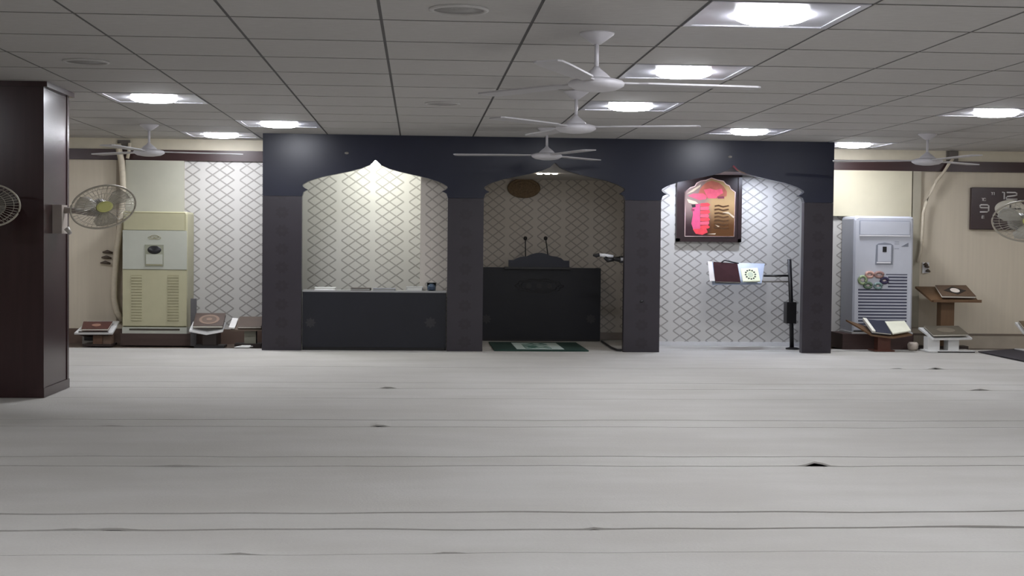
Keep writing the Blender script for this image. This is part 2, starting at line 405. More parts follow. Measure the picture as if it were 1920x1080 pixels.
MB().lathe([(.0, .012), (.052, .013), (.056, .06), (.0, .06)], 16, (p.x, 19.8, ctz)).build('water', mat('water_blue_grey', (96, 108, 128), .15), g)

# ------------------------------------------------------------------ alcove lamps
def alcove_lamp(px, py, Y, st, name, label, c, zdrop=None):
    p = at(px, py, Y); 
    if zdrop: p.z = zdrop
    t = thing('alcove_lamp', (p.x, Y, HZ), label, 'lamp', 'lamps inside the alcoves')
    MB().lathe([(.0, 0), (.07, 0), (.065, -.03), (.0, -.03)], 16, (p.x, Y, HZ)).build('rose', M_white, t)
    MB().lathe([(.013, p.z+.06-HZ), (.013, -.03)], 8, (p.x, Y, HZ)).build('stem', M_white, t)
    prof = [(.0, -.058)]+[(math.cos(a)*.1, math.sin(a)*.058) for a in [math.radians(d) for d in range(-75, 76, 15)]]+[(.0, .058)]
    MB().lathe(prof, 20, (p.x, Y, p.z)).build('globe', glow(name, c, st), t)
alcove_lamp(705, 304, 20.25, ALCOVE_L, 'lamp_glow_left', 'bright round lamp glowing under the tip of the left arch', (240, 244, 236))
M_ar = glow('alcove_downlight_glow', (226, 234, 255), ALCOVE_R)
for px, lab in ((1292, 'downlight set in the alcove ceiling left of the framed picture'), (1428, 'downlight set in the alcove ceiling right of the framed picture')):
    p = at(px, 330, 20.42)
    t = thing('alcove_downlight', (p.x, 20.42, 2.58), lab, 'downlight', 'downlights of the right alcove')
    MB().lathe([(.0, -.012), (.075, -.012), (.08, 0), (.0, 0)], 20, (p.x, 20.42, 2.58)).build('lens', M_ar, t)
    MB().lathe([(.085, -.001), (.085, -.014), (.11, -.008), (.115, -.001)], 20, (p.x, 20.42, 2.58)).build('rim', M_white, t)

# ------------------------------------------------------------------ middle niche
M_dl = glow('downlight_glow', (255, 244, 228), 42.0)
for i, px in enumerate((1012, 1026, 1040)):
    p = onz(px, 325, NZ)
    o = MB().lathe([(.0, -.012), (.035, -.012), (.045, 0), (.0, 0)], 16, (p.x, min(max(p.y, 20.1), 22), NZ)).build('downlight', M_dl)
    tag(o, ['leftmost small downlight under the niche ceiling of the middle arch', 'middle small downlight under the niche ceiling of the middle arch', 'rightmost small downlight under the niche ceiling of the middle arch'][i], 'downlight', 'niche downlights')
p = at(982, 353, NYB)
wd = thing('wall_basket', (p.x, NYB, p.z), 'round dark brown woven wall plaque high on the niche wall', 'wall plaque')
M_wick = mat('dark_wicker', (128, 108, 84), .8, var=.25, scale=40, bump=.5)
for k, (r0, r1) in enumerate(((.0, .07), (.075, .14), (.145, .21), (.215, .262))):
    MB().lathe([(r0+.001, -.02-.008*k), (r0+.02, -.04-.008*k), (r1-.02, -.04-.008*k), (r1, -.02-.008*k), (r1, -.001), (r0+.001, -.001)], 32, (p.x, NYB, p.z), axis='y', sy=.6).build('coil', M_wick, wd)
MB().tube([(p.x+.05*math.cos(a), NYB-.02, p.z+.165+.025*math.sin(a)) for a in [k*math.pi/5 for k in range(10)]], .008, 6, True).build('hanging_loop', M_wick, wd)
# pulpit
PY = 21.72
a = at(905, 640, PY); b = at(1125, 640, PY); zt = at(1010, 502, PY).z
pu = thing('pulpit', ((a.x+b.x)/2, PY+.2, 0), 'charcoal pulpit with stepped crest standing in the middle niche', 'pulpit')
MB().box((a.x-.12, PY, .03), (b.x, PY+.03, zt)).build('front_panel', M_desk, pu)
MB().box((b.x-.03, PY+.03, 0), (b.x, PY+.42, zt)).build('side_panel', M_desk, pu)
MB().box((a.x-.12, PY+.03, 0), (a.x-.09, PY+.42, zt)).build('side_panel', M_desk, pu)
MB().box((a.x-.12, PY+.03, zt-.03), (b.x-.03, PY+.42, zt-.005)).build('top', M_desk, pu)
MB().box((a.x-.1, PY+.015, 0), (b.x-.02, PY+.05, .03)).build('plinth', M_black, pu)
c0 = at(953, 500, PY).x; c1 = at(1067, 500, PY).x; zc = at(1010, 474, PY).z; hh = zc-zt
w_ = c1-c0
cp = [(0, 0), (0, .5), (.08, .5), (.13, .62), (.2, .72), (.3, .76), (.36, .88), (.46, .99), (.54, 1), (.62, .93), (.69, .80), (.78, .76), (.86, .66), (.91, .5), (1, .48), (1, 0)]
MB().prism([(c0+u*w_, zt+v*hh) for u, v in cp], PY-.05, PY-.01).build('crest', M_dark, pu)
MB().box((c0-.06, PY-.09, zt-.02), (c1+.02, PY+.02, zt+.012)).build('book_ledge', M_black, pu)
rosette(pu, at(1108, 598, PY).x, PY, at(1108, 598, PY).z, .08); rosette(pu, at(912, 598, PY).x, PY, at(912, 598, PY).z, .08)
cx, czz = at(1011, 536, PY).x, at(1011, 536, PY).z
for rx_c, rz_c in ((.36, .105), (.30, .075)):      # faint carved cartouche
    MB().tube([(cx+rx_c*(1+.06*math.cos(10*t))*math.cos(t), PY-.001, czz+rz_c*(1+.1*math.cos(10*t))*math.sin(t)) for t in [2*math.pi*q/60 for q in range(60)]], .006, 6, True).build('carving', M_desk_lt, pu)
for k in (-1, 0, 1): rosette(pu, cx+k*.16, PY, czz, .05)
def mic(px, py, pxb, label):
    t_, b_ = at(px, py, PY+.12), at(pxb, 500, PY+.12)
    m = thing('microphone', (b_.x, PY+.12, zt), label, 'microphone', 'gooseneck microphones on the pulpit')
    b_.z = zt+.004
    MB().tube([b_, b_.lerp(t_, .3)+Vector((.004, 0, 0)), b_.lerp(t_, .65)+Vector((.002, 0, 0)), t_], [.013, .011, .009, .009], 8).build('gooseneck', M_black, m)
    MB().lathe([(.0, -.03), (.02, -.026), (.03, -.01), (.03, .012), (.018, .03), (.0, .033)], 12, (t_.x, t_.y, t_.z)).build('capsule', M_black, m)
    MB().lathe([(.05, -.004), (.05, .01), (.02, .02)], 14, (b_.x, b_.y, zt)).build('base', M_black, m)
mic(985, 447, 985, 'left upright gooseneck microphone on the pulpit'); mic(1023, 447, 1030, 'right slanting gooseneck microphone on the pulpit')
# rug
RY0, RY1 = onz(1010, 662, 0).y, onz(1000, 643, 0).y
rx0, rx1 = onz(929, 661, 0).x, onz(1107, 661, 0).x
RYs = max(RY0, 19.72)
rg = thing('prayer_rug', ((rx0+rx1)/2, (RYs+RY1)/2, 0), 'dark green prayer rug with pale patterned centre before the pulpit', 'rug')
MB().box((rx0, RYs-.05, .001), (rx1, RY1, .014)).build('border', mat('rug_dark_green', (20, 52, 44), .95, var=.15, scale=30, bump=.3), rg)
def rug_mat():
    n = N('rug_centre'); f = n.noise(7, detail=3); g_ = n.noise(25)
    m = n.ma('ADD', n.smooth(f, .46, .54), n.ma('MULTIPLY', g_, .15))
    n.link(n.mix(m, lin((168, 186, 178)), lin((50, 92, 80))), n.b.inputs['Base Color']); n.b.inputs['Roughness'].default_value = .95; return n.m
MB().box((rx0+.33, RYs+.12, .012), (rx1-.33, RY1-.2, .017)).build('field', mat('rug_pale', (176, 190, 184), .95, var=.1, scale=20), rg)
MB().box((rx0+.46, RYs+.2, .016), (rx1-.5, RY1-.3, .02)).build('medallion', rug_mat(), rg)
# cable from the pulpit
cb = [onz(1128, 640, .018), onz(1136, 645, .018), onz(1146, 652, .018), onz(1157, 656, .018), onz(1165, 656.5, .018)]
o = MB().tube(cb, .017, 8).build('cable', M_black); tag(o, 'black cable running from the pulpit along the niche floor', 'cable')
# phone holder on the leg
hd = thing('phone_holder', tuple(at(1172, 486, 19.8)), 'black and white clamp arm sticking out from the screen leg beside pulpit', 'holder')
P = lambda x, y: at(x, y, 19.8)
MB().box((2.86, 19.75, P(1165, 493).z), (2.9, 19.86, P(1165, 480).z)).build('clamp', M_black, hd)
MB().tube([P(1170, 487), P(1160, 486), P(1150, 485)], [.045, .04, .03], 10).build('joint', M_black, hd)
MB().tube([P(1152, 486), P(1140, 488), P(1134, 482)], [.028, .035, .03], 10).build('arm', M_black, hd)
MB().tube([P(1150, 481), P(1135, 479), P(1123, 478)], [.02, .026, .024], 10).build('white_arm', M_white, hd)
MB().tube([P(1124, 478), P(1118, 479), P(1112, 478)], [.026, .03, .018], 10).build('tip', M_black, hd)
MB().box((P(1163, 486).x, 19.73, P(1163, 486).z-.02), (P(1170, 486).x, 19.76, P(1163, 486).z+.02)).build('label_plate', M_white, hd)

# ------------------------------------------------------------------ right alcove: picture
PYW = 20.93
fa, fb = at(1268, 453, PYW), at(1392, 325, PYW)
X0, X1, Z0, Z1 = fa.x, fb.x, fa.z, fb.z
pic = thing('framed_picture', ((X0+X1)/2, YF, Z0), 'brown framed pink and gold calligraphy picture hanging in right alcove', 'picture')
M_frame = mat('picture_frame_brown', (36, 20, 22), .3, var=.15, scale=8)
MB().box((X0, PYW, Z0), (X0+.055, YF, Z1)).box((X1-.055, PYW, Z0), (X1, YF, Z1)).box((X0, PYW, Z0), (X1, YF, Z0+.05)).box((X0, PYW, Z1-.05), (X1, YF, Z1)).build('frame', M_frame, pic)
MB().box((X0+.05, PYW+.02, Z0+.045), (X1-.05, YF-.005, Z1-.045)).build('mount', M_frame, pic)
S = lambda u, v: (X0+(u-80)/870*(X1-X0), Z1-(v-100)/895*(Z1-Z0))      # crop pixels of the picture
arch = [(195, 925), (855, 925), (860, 345), (800, 305), (780, 265), (735, 245), (700, 205), (620, 190), (540, 165), (470, 195), (400, 205), (345, 235), (320, 275), (260, 295), (190, 345)]
def pic_mat():
    n = N('picture_print'); vec, x, y, z = n.obj()
    wv = n.ma('SINE', n.ma('ADD', n.ma('MULTIPLY', z, 95.0), n.ma('MULTIPLY', n.noise(5), 5.0)))
    g_ = n.smooth(z, .22, .62)
    right = n.mix(g_, lin((170, 140, 98)), lin((84, 52, 24)))
    left = n.mix(n.smooth(z, .2, .6), lin((130, 110, 104)), lin((46, 26, 30)))
    c = n.mix(n.smooth(n.ma('ADD', x, n.ma('MULTIPLY', n.noise(4), .1)), -.05, .12), right, left)
    n.link(c, n.b.inputs['Base Color']); n.b.inputs['Roughness'].default_value = .22; return n.m
MB().prism([S(*p) for p in arch], PYW+.015, PYW+.021).build('print', pic_mat(), pic)
MB().tube([(S(*p)[0], PYW+.014, S(*p)[1]) for p in arch], .008, 6, True).build('border_line', mat('picture_border', (214, 184, 178), .4), pic)
M_pink = mat('picture_pink', (206, 84, 104), .35, var=.12, scale=18); M_red = mat('picture_red', (212, 62, 72), .35, var=.15, scale=18)
M_rose = mat('picture_rose', (160, 88, 70), .35, var=.15, scale=14); M_gold = mat('picture_gold_dark', (74, 46, 18), .3, var=.2, scale=18); M_pale = mat('picture_pale', (190, 172, 146), .3)
def patch(pp, m, name, d=.0): return MB().prism([S(*p) for p in pp], PYW+.012-d, PYW+.016).build(name, m, pic)
patch([(360, 385), (390, 310), (430, 260), (480, 220), (545, 200), (640, 225), (700, 270), (750, 340), (745, 400), (640, 425), (500, 430)], M_rose, 'motif')
patch([(440, 320), (520, 300), (600, 320), (680, 300), (700, 360), (640, 390), (600, 430), (500, 430), (470, 380)], M_pink, 'motif', .001)
patch([(230, 400), (300, 370), (430, 365), (480, 400), (470, 440), (380, 455), (300, 425)], M_pink, 'motif', .001)
patch([(620, 405), (710, 400), (715, 430), (630, 432)], mat('picture_plum', (120, 50, 70), .35), 'motif', .002)
patch([(290, 520), (390, 500), (400, 830), (310, 840), (280, 760), (300, 640)], mat('picture_magenta', (196, 74, 112), .35, var=.12, scale=18), 'letter', .001)
for k in range(7):
    v = 495+k*48
    patch([(400, v), (500+8*(k % 3), v-8), (530-12*(k % 2), v+18), (505, v+38), (400, v+40)], M_pink if k % 2 else M_red, 'letter', .001)
patch([(300, 830), (480, 820), (500, 870), (430, 905), (340, 890)], M_red, 'letter', .002)
patch([(275, 515), (330, 510), (335, 545), (290, 552)], M_black, 'letter', .002); patch([(275, 570), (320, 568), (318, 598), (278, 596)], mat('picture_plum', (120, 50, 70)), 'letter', .002)
for k in range(7):
    v = 520+k*47
    patch([(585, v), (640, v-10), (700, v+8), (775, v-8), (780, v+8), (700, v+26), (640, v+10), (590, v+20)], M_gold, 'letter', .001)
patch([(690, 610), (770, 600), (850, 660), (845, 685), (780, 630)], M_pale, 'letter', .002)
patch([(595, 770), (660, 790), (640, 800)], M_pale, 'letter', .002); patch([(490, 893), (610, 880), (600, 898)], M_pale, 'letter', .002)
patch([(215, 440), (330, 470), (370, 500), (300, 505), (240, 490)], M_pale, 'letter', .001)
patch([(215, 375), (300, 310), (400, 250), (390, 280), (300, 345)], M_pale, 'letter', .001)
hk = at(1372, 313, YF-.03)
MB().tube([(X1-.28, YF-.03, Z1-.01), hk, (X1-.02, YF-.03, Z1-.01)], .005, 6).build('hanging_wire', M_white, pic)
MB().lathe([(.0, -.03), (.016, -.03), (.016, .01)], 10, (hk.x, YF-.012, hk.z), axis='y').build('nail', M_white, pic)

# book rest on pole
BY = 20.35
st = thing('book_rest', tuple(onz(1484, 650, 0).xy)+(0,), 'black pole stand with side arm holding open books in right alcove', 'stand')
Q = lambda x, y, dy=0: at(x, y, BY+dy)
pole = Q(1480, 486)
MB().tube([(Q(1485, 640).x, BY, .0), (Q(1483, 560).x, BY, Q(1483, 560).z), (pole.x, BY, pole.z)], .032, 8).build('pole', M_black, st)
MB().box((Q(1472, 600).x, BY-.09, Q(1472, 606).z), (Q(1490, 600).x, BY+.09, Q(1472, 566).z)).build('control_box', M_black, st)
MB().lathe([(.0, 0), (.1, 0), (.1, .015), (.04, .03)], 20, (Q(1486, 640).x, BY, 0)).build('foot', M_black, st)
MB().tube([Q(1482, 517), Q(1432, 517)], .016, 8).build('arm', M_black, st)
MB().tube([Q(1482, 528), Q(1425, 528)], .011, 8).build('brace', M_grey, st)
MB().quadslab([Q(1336, 532, -.05), Q(1428, 531, -.05), Q(1434, 494, .22), Q(1330, 492, .22)], (0, .012, -.02)).build('tray', mat('tray_blue_grey', (150, 160, 178), .4), st)
def leafbook(name, corners, th, cover, page, label, extra=None, cat='book', grp=None):
    t = thing(name, tuple(sum((Vector(c) for c in corners), Vector())/4), label, cat, grp)
    nrm = (Vector(corners[1])-Vector(corners[0])).cross(Vector(corners[3])-Vector(corners[0])).normalized()
    if nrm.y > 0: nrm = -nrm
    cs = [Vector(c) for c in corners]; mid = sum(cs, Vector())/4
    MB().quadslab(cs, nrm*th*.15).build('back_cover', cover, t)
    MB().quadslab([mid+(c-mid)*.97+nrm*th*.15 for c in cs], nrm*th*.7).build('pages', page, t)
    MB().quadslab([c+nrm*th*.85 for c in cs], nrm*th*.15).build('front_cover', cover, t)
    if extra: extra(t, [c+nrm*th for c in cs], nrm)
    return t
M_page = mat('book_pages', (232, 230, 218), .7); M_mar = mat('maroon_cover', (52, 26, 28), .8, var=.15, scale=10, spec=.15)
def oval(t, cs, nrm, m, r0, r1, n_=24, name='medallion', cc=(.5, .5), rr=.003):
    def q(u, v): return cs[0].lerp(cs[1], u).lerp(cs[3].lerp(cs[2], u), v)
    ps = [q(cc[0]+r0*math.cos(a), cc[1]+r1*math.sin(a)) for a in [2*math.pi*k/n_ for k in range(n_)]]
    MB().add([p+nrm*rr for p in ps]+[p-nrm*.001 for p in ps], [tuple(range(n_)), tuple(range(2*n_-1, n_-1, -1))]+[(i, (i+1) % n_, (i+1) % n_+n_, i+n_) for i in range(n_)]).build(name, m, t)
def ringdots(t, cs, nrm, m, r0, r1, k_=12, d0=.05, d1=.05, name='ring_motif'):
    for k in range(k_):
        a = 2*math.pi*k/k_; oval(t, cs, nrm, m, d0, d1, 6, name, (.5+r0*math.cos(a), .5+r1*math.sin(a)))
leafbook('book', [Q(1341, 530, -.07), Q(1388, 531, -.08), Q(1382, 496, .14), Q(1337, 493, .14)], .03, M_mar, M_page, 'maroon book leaning at the left of the pole book rest')
def emb(t, cs, nrm):
    ringdots(t, cs, nrm, mat('emblem_green_black', (58, 66, 52), .5), .28, .34, 12, .06, .06)
    oval(t, cs, nrm, mat('emblem_pale', (196, 206, 178), .5), .17, .2, 20)
leafbook('book', [Q(1393, 529, -.13), Q(1425, 528.5, -.13), Q(1420, 504, .0), Q(1388, 505, .0)], .025, mat('pale_green_cover', (236, 242, 208), .5), M_page, 'pale green booklet with ring emblem on the pole book rest', emb)
MB().quadslab([Q(1331, 527, -.1), Q(1337, 527, -.1), Q(1331, 490, .1), Q(1327, 490, .1)], (.03, .0, 0)).build('end_stop', mat('end_stop_white', (210, 204, 198), .5), st)
MB().tube([Q(1353, 492, .1), Q(1358, 488, .12), Q(1385, 494, .12)], .01, 6).build('clip', M_black, st)

# ------------------------------------------------------------------ air conditioners
def px_box(pl, pr, pt, pb, Y): 
    a = at(pl, pb, Y); b = at(pr, pt, Y); return a.x, b.x, a.z, b.z
AY = 20.36
# --- left, yellowish
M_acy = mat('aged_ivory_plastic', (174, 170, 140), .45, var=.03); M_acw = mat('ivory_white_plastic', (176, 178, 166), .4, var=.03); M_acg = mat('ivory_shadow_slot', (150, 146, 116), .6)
x0, x1, z0, z1 = px_box(229, 351, 397, 625, AY)
ac = thing('air_conditioner', ((x0+x1)/2, AY+.3, z0), 'yellowed ivory floor-standing air conditioner left of the arches', 'air conditioner', 'floor-standing air conditioners')
MB().bev((x0, AY+.03, z0+.09), (x1, AY+.6, z1), .03).build('body', M_acy, ac)
za = at(290, 432, AY).z; zb = at(290, 505, AY).z
MB().box((x0+.005, AY, zb), (x1-.005, AY+.035, za)).build('control_panel', M_acw, ac)
MB().box((x0+.02, AY+.015, za+.006), (x1-.04, AY+.04, z1-.03)).build('air_outlet', M_acy, ac)
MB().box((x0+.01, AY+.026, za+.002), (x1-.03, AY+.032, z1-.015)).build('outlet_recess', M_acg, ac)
MB().box((x0+.005, AY+.005, z0+.11), (x1-.005, AY+.035, zb-.008)).build('lower_panel', M_acy, ac)
MB().box((x0, AY, z0), (x1, AY+.6, z0+.09)).build('base', M_acw, ac)
MB().box((x0+.1, AY-.003, z0+.045), (x1-.1, AY+.01, z0+.07)).build('base_slot', mat('slot_dark', (58, 52, 42), .7), ac)
for pl, pr in ((246, 266), (314, 335)):
    xl, xr, zl, zh = px_box(pl, pr, 516, 602, AY)
    gr = MB().box((xl, AY+.001, zl), (xr, AY+.008, zh)).build('side_grille', M_acg, ac)
    for k in range(16):
        z = zl+(k+.5)*(zh-zl)/16
        MB().box((xl, AY-.004, z-.013), (xr, AY+.002, z+.009)).build('slat', M_acy if pl < 300 else mat('ivory_slat_grey', (166, 162, 132), .5), gr)
xl, xr, zl, zh = px_box(272, 307, 459, 499, AY)
dp = MB().box((xl, AY-.008, zl), (xr, AY+.004, zh)).build('display', mat('display_bezel_olive', (140, 142, 124), .4), ac)
MB().box((xl+.015, AY-.012, zl+.03), (xr-.015, AY-.006, zl+.17)).build('keypad', M_acw, dp)
MB().box((xl+.02, AY-.013, zl+.012), (xr-.02, AY-.006, zl+.026)).build('keypad_lip', M_acg, dp)
cx, czz = (xl+xr)/2, at(290, 468.5, AY).z
MB().lathe([(.0, -.016), (.085, -.016), (.1, -.006), (.1, .002)], 24, (cx, AY, czz), axis='y', sy=.62).build('dial', M_black, dp)
for k, (dx, r) in enumerate(((-.04, .05), (.04, .05), (0, .06))):
    MB().tube([(cx+dx+r*math.cos(t), AY-.001, at(290, 446, AY).z+.4*r*math.sin(t)+(.015 if k == 2 else 0)) for t in [2*math.pi*q/16 for q in range(16)]], .004, 5, True).build('logo', M_acg, ac)
MB().box((x0-.02, AY-.03, .0), (x1+.4, AY+.62, z0)).build('plinth', mat('plinth_dark_wood', (66, 50, 44), .6, var=.15, scale=4, stretch=(.4, 1, 6)), ac)
a, b = at(237, 318, YF), at(346, 318, YF)
o = MB().box((a.x, YF-.06, z1-.03), (b.x, YF-.003, zt0-.002)).build('wall_panel', mat('pale_green_white_panel', (176, 175, 160), .5, var=.03)); tag(o, 'pale plain panel on the wall above the yellowed air conditioner', 'wall panel', 'plain panels above the air conditioners')
# --- right, white
x0, x1, z0, z1 = px_box(1598, 1714, 406, 626, AY)
ac2 = thing('air_conditioner', ((x0+x1)/2, AY+.3, z0), 'white floor-standing air conditioner with louvred front right of the arches', 'air conditioner', 'floor-standing air conditioners')
M_ac = mat('white_ac_plastic', (190, 193, 202), .4, var=.02); M_slot = mat('louvre_slot_navy', (62, 64, 84), .6); M_acsh = mat('panel_groove_grey', (150, 154, 166), .5)
MB().bev((x0, AY, z0+.03), (x1, AY+.6, z1), .045).build('body', M_ac, ac2)
MB().box((x0-.01, AY-.01, z0), (x1+.01, AY+.6, z0+.03)).build('base', mat('ac_base_light', (190, 190, 188), .5), ac2)
MB().box((x0+.02, AY-.004, z0+.03), (x0+.3, AY+.005, z0+.045)).build('base_slot', M_black, ac2)
xl, xr, zl, zh = px_box(1611, 1706, 414, 442, AY)
MB().box((xl, AY-.004, zl), (xr, AY+.006, zh)).build('outlet_groove', M_acsh, ac2)
MB().box((xl+.012, AY-.014, zl+.022), (xr-.004, AY+.002, zh-.012)).build('air_outlet', M_ac, ac2)
MB().box((xl, AY-.02, zl-.004), (xr, AY, zl+.014)).build('outlet_lip', M_white, ac2)
xl, xr, zl, zh = px_box(1642, 1674, 455, 496, AY)
w2 = xr-xl; h2 = zh-zl
dp = MB().prism([(xl-.01, zl), (xr, zl), (xr+.005, zh-.04), (xr-.03, zh-.015), ((xl+xr)/2, zh), (xl+.03, zh-.015), (xl, zh-.04)], AY-.008, AY+.004).build('display', mat('display_bezel_grey', (128, 132, 142), .4), ac2)
MB().box((xl+.025, AY-.014, zl+.045), (xr-.025, AY-.004, zh-.035)).build('keypad', M_ac, dp)
MB().box((xl+.01, AY-.016, zl+.02), (xr-.03, AY-.004, zl+.04)).build('keypad_lip', M_white, dp)
MB().box((xl+.095, AY-.018, zh-.14), (xl+.155, AY-.008, zh-.06)).build('screen', M_black, dp)
for k in range(17):
    p0 = at(1609+(.0 if k > 4 else (56 if k else 52)), 514+k*5.85, AY); p1 = at(1701-.1*k, 514+k*5.85, AY)
    MB().box((p0.x, AY-.003, p0.z-.011), (p1.x, AY+.01, p0.z+(.012 if k else .002))).build('louvre_slot', M_slot, ac2)
for (px, py, rx, ry, c) in ((1630, 515, 9, 6, (190, 150, 138)), (1648, 515, 10, 6, (150, 118, 112)), (1658, 526, 9, 6, (48, 40, 70)), (1646, 536, 9, 6, (110, 130, 128)), (1627, 535, 9, 6, (88, 108, 88)), (1617, 525, 9, 9, (140, 156, 118))):
    p = at(px, py, AY); k = AY/F
    MB().tube([(p.x+rx*.8*k*math.cos(t), AY-.006, p.z+ry*.8*k*math.sin(t)) for t in [2*math.pi*q/14 for q in range(14)]], .022, 6, True).build('sticker_flower', mat('sticker_%d_%d' % (c[0], c[1]), c, .5, var=.2, scale=30), ac2)
    MB().lathe([(.0, -.006), (.03, -.006), (.03, 0)], 10, (p.x, AY, p.z), axis='y', sy=.6).build('sticker_centre', mat('sticker_centre_%d' % c[0], (220, 206, 206) if c[0] > 45 else c), ac2)
p = at(1697, 460, AY)
MB().prism([(p.x-.06, p.z-.02), (p.x+.05, p.z-.02), (p.x+.05, p.z+.04)], AY-.003, AY+.001).build('logo', mat('logo_grey', (120, 124, 134)), ac2)
for z in (.05, .02, -.05): MB().box((p.x-.16, AY-.002, p.z+z-.005), (p.x-.09, AY+.001, p.z+z+.005)).build('logo_text', M_acsh, ac2)
MB().box((x0-.15, AY-.02, .0), (x1+.02, AY+.62, z0)).build('plinth', mat('plinth_red_brown', (60, 40, 36), .6, var=.15, scale=4, stretch=(.4, 1, 6)), ac2)
a, b = at(1560, 318, YF), at(1708, 318, YF)
o = MB().box((max(a.x, fx1+.02), YF-.06, at(1640, 406, YF).z), (b.x, YF-.003, zt0-.002)).build('wall_panel', M_cream); tag(o, 'cream plain panel on the wall above the white air conditioner', 'wall panel', 'plain panels above the air conditioners')

# pipes and sockets
def pipe(pl, r, m, name, label, cat, Y=20.9):
    t = MB().tube([at(x, y, Y) for x, y in pl], r, 10).build(name, m); tag(t, label, cat); return t
M_pipe = mat('pipe_tape_ivory', (206, 196, 176), .6, var=.08, scale=20)
pipe([(221, 270), (224, 285), (228, 303), (230, 330), (231, 365), (226, 420), (219, 470), (215, 520), (214, 560), (219, 585), (229, 603)], .045, M_pipe, 'refrigerant_pipe', 'taped ivory pipe curving down behind the wall fan to air conditioner', 'pipe')
pipe([(243, 268), (242, 283), (239, 297)], .024, M_pipe, 'refrigerant_pipe', 'short ivory pipe stub beside the ceiling left of arches', 'pipe')
pipe([(1787, 298), (1780, 306), (1768, 325), (1757, 338), (1746, 358), (1736, 380), (1731, 400), (1729, 440), (1726, 470), (1721, 492)], .022, M_pipe, 'refrigerant_pipe', 'thin ivory pipe curving down to the white air conditioner', 'pipe')
o = MB().box((at(1709, 400, YF).x, YF-.05, .3), (at(1724, 400, YF).x, YF-.002, zt0-.002)).build('pipe_duct', mat('duct_grey_beige', (170, 164, 146), .6)); tag(o, 'grey-beige vertical duct on wall beside the white air conditioner', 'duct')
o = MB().box((at(219, 400, YF).x, YF-.04, .3), (at(236, 400, YF).x, YF-.002, zt0-.002)).build('pipe_duct', mat('duct_brown_beige', (150, 138, 120), .6)); tag(o, 'brown-beige vertical duct on wall beside the yellowed air conditioner', 'duct')
def sockets(px, ys, label, dirn):
    p = at(px, ys[1], YF)
    t = thing('socket', (p.x, YF, p.z), label, 'socket')
    MB().box((p.x-(.12 if dirn < 0 else .0), YF-.02, at(px, ys[2]+4, YF).z), (p.x+.1, YF-.001, at(px, ys[0]-4, YF).z)).build('plate', M_beige if dirn < 0 else M_white, t)
    for k, y in enumerate(ys):
        q = at(px+dirn*2*k, y, YF)
        MB().tube([(q.x-(.07 if dirn < 0 else -.01), YF-.04, q.z), (q.x+(0 if dirn < 0 else .03), YF-.07, q.z+.01), (q.x+.07, YF-.04, q.z-.008)], [.012, .026, .014], 8).build('plug', mat('plug_brown', (84, 72, 62), .5), t)
sockets(203, (473, 483, 493), 'three dark plugs in a wall socket left of the yellowed air conditioner', -1)
sockets(1729, (496, 500, 508), 'dark plugs in a wall socket right of the white air conditioner', 1)
for px, lab in ((233, 'dark pipe hole cover at the ceiling left of the arches'), (1784, 'dark pipe hole cover at the ceiling above the wall clock')):
    p = at(px, 272 if px < 500 else 290, YF)
    o = MB().box((p.x-.09, YF-.05, zt1+.003), (p.x+.09, YF-.002, min(p.z+.07, HZ-.005))).box((p.x-.06, YF-.065, zt1+.02), (p.x+.06, YF-.045, min(p.z+.05, HZ-.01))).build('hole_cover', mat('hole_cover_grey', (98, 92, 86), .6)); tag(o, lab, 'cover plate')

# ------------------------------------------------------------------ clock
CY = 20.92
x0, x1, z0, z1 = px_box(1821, 1966, 353, 430, CY)
ck = thing('wall_clock', ((x0+x1)/2, YF, (z0+z1)/2), 'square dark brown wall clock with pale numerals on the right wall', 'clock')
M_ck = mat('clock_brown', (52, 36, 38), .35, var=.1); M_num = mat('clock_numeral', (204, 200, 198), .4)
MB().bev((x0, CY, z0), (x1, YF-.001, z1), .012).build('case', M_ck, ck)
cx, czz = (x0+x1)/2, (z0+z1)/2; kx = CY/F
def seg(lines, ox, oz, sx, sz, r=.012, name='numeral'):
    mb = MB()
    for ln in lines: mb.tube([(ox+u*sx, CY-.004, oz+v*sz) for u, v in ln], r, 6)
    return mb.build(name, M_num, ck)
p = at(1893, 367, CY)
seg([[(-1, .9), (-.72, .9), (-.72, -1)], [(-.4, .9), (.7, .9), (.95, .6), (.95, .25), (.6, .02), (-.3, -.2), (-.45, -.5), (-.45, -.95), (1, -.95)]], p.x, p.z, 15*kx, 7*kx)
p = at(1845, 391, CY)
seg([[(.8, .2), (-.6, .2), (-.85, .4), (-.85, .75), (-.6, .95), (.6, .95), (.9, .7), (.9, -.6), (.6, -.9), (-.8, -.9)]], p.x, p.z, 10*kx, 7.5*kx)
ONE = lambda u: [(u-.4, .9), (u, .9), (u, -1)]
BOX = lambda u: [(u-.45, .9), (u+.45, .9), (u+.45, -.9), (u-.45, -.9), (u-.45, .9)]
for px, py, g in ((1861, 363, [ONE(-.2), ONE(.7)]), (1844, 374, [ONE(-.4), BOX(.5)]), (1843, 407, [BOX(0), [(-.45, 0), (.45, 0)]]), (1861, 420, [[(-.5, .9), (.5, .9), (.1, -.9)]])):
    p = at(px, py, CY); seg(g, p.x, p.z, 4.5*kx, 2.8*kx, .006, 'small_numeral')
MB().lathe([(.0, -.008), (.23, -.008), (.24, -.002), (.24, .004)], 40, (cx, CY, czz), axis='y', sy=.56).build('dial', mat('dial_cream', (196, 192, 178), .5), ck)
MB().box((cx-.012, CY-.016, czz), (cx+.012, CY-.01, czz+.09)).build('hour_hand', M_black, ck)
MB().box((cx, CY-.018, czz-.008), (cx+.17, CY-.012, czz+.008)).build('minute_hand', M_black, ck)

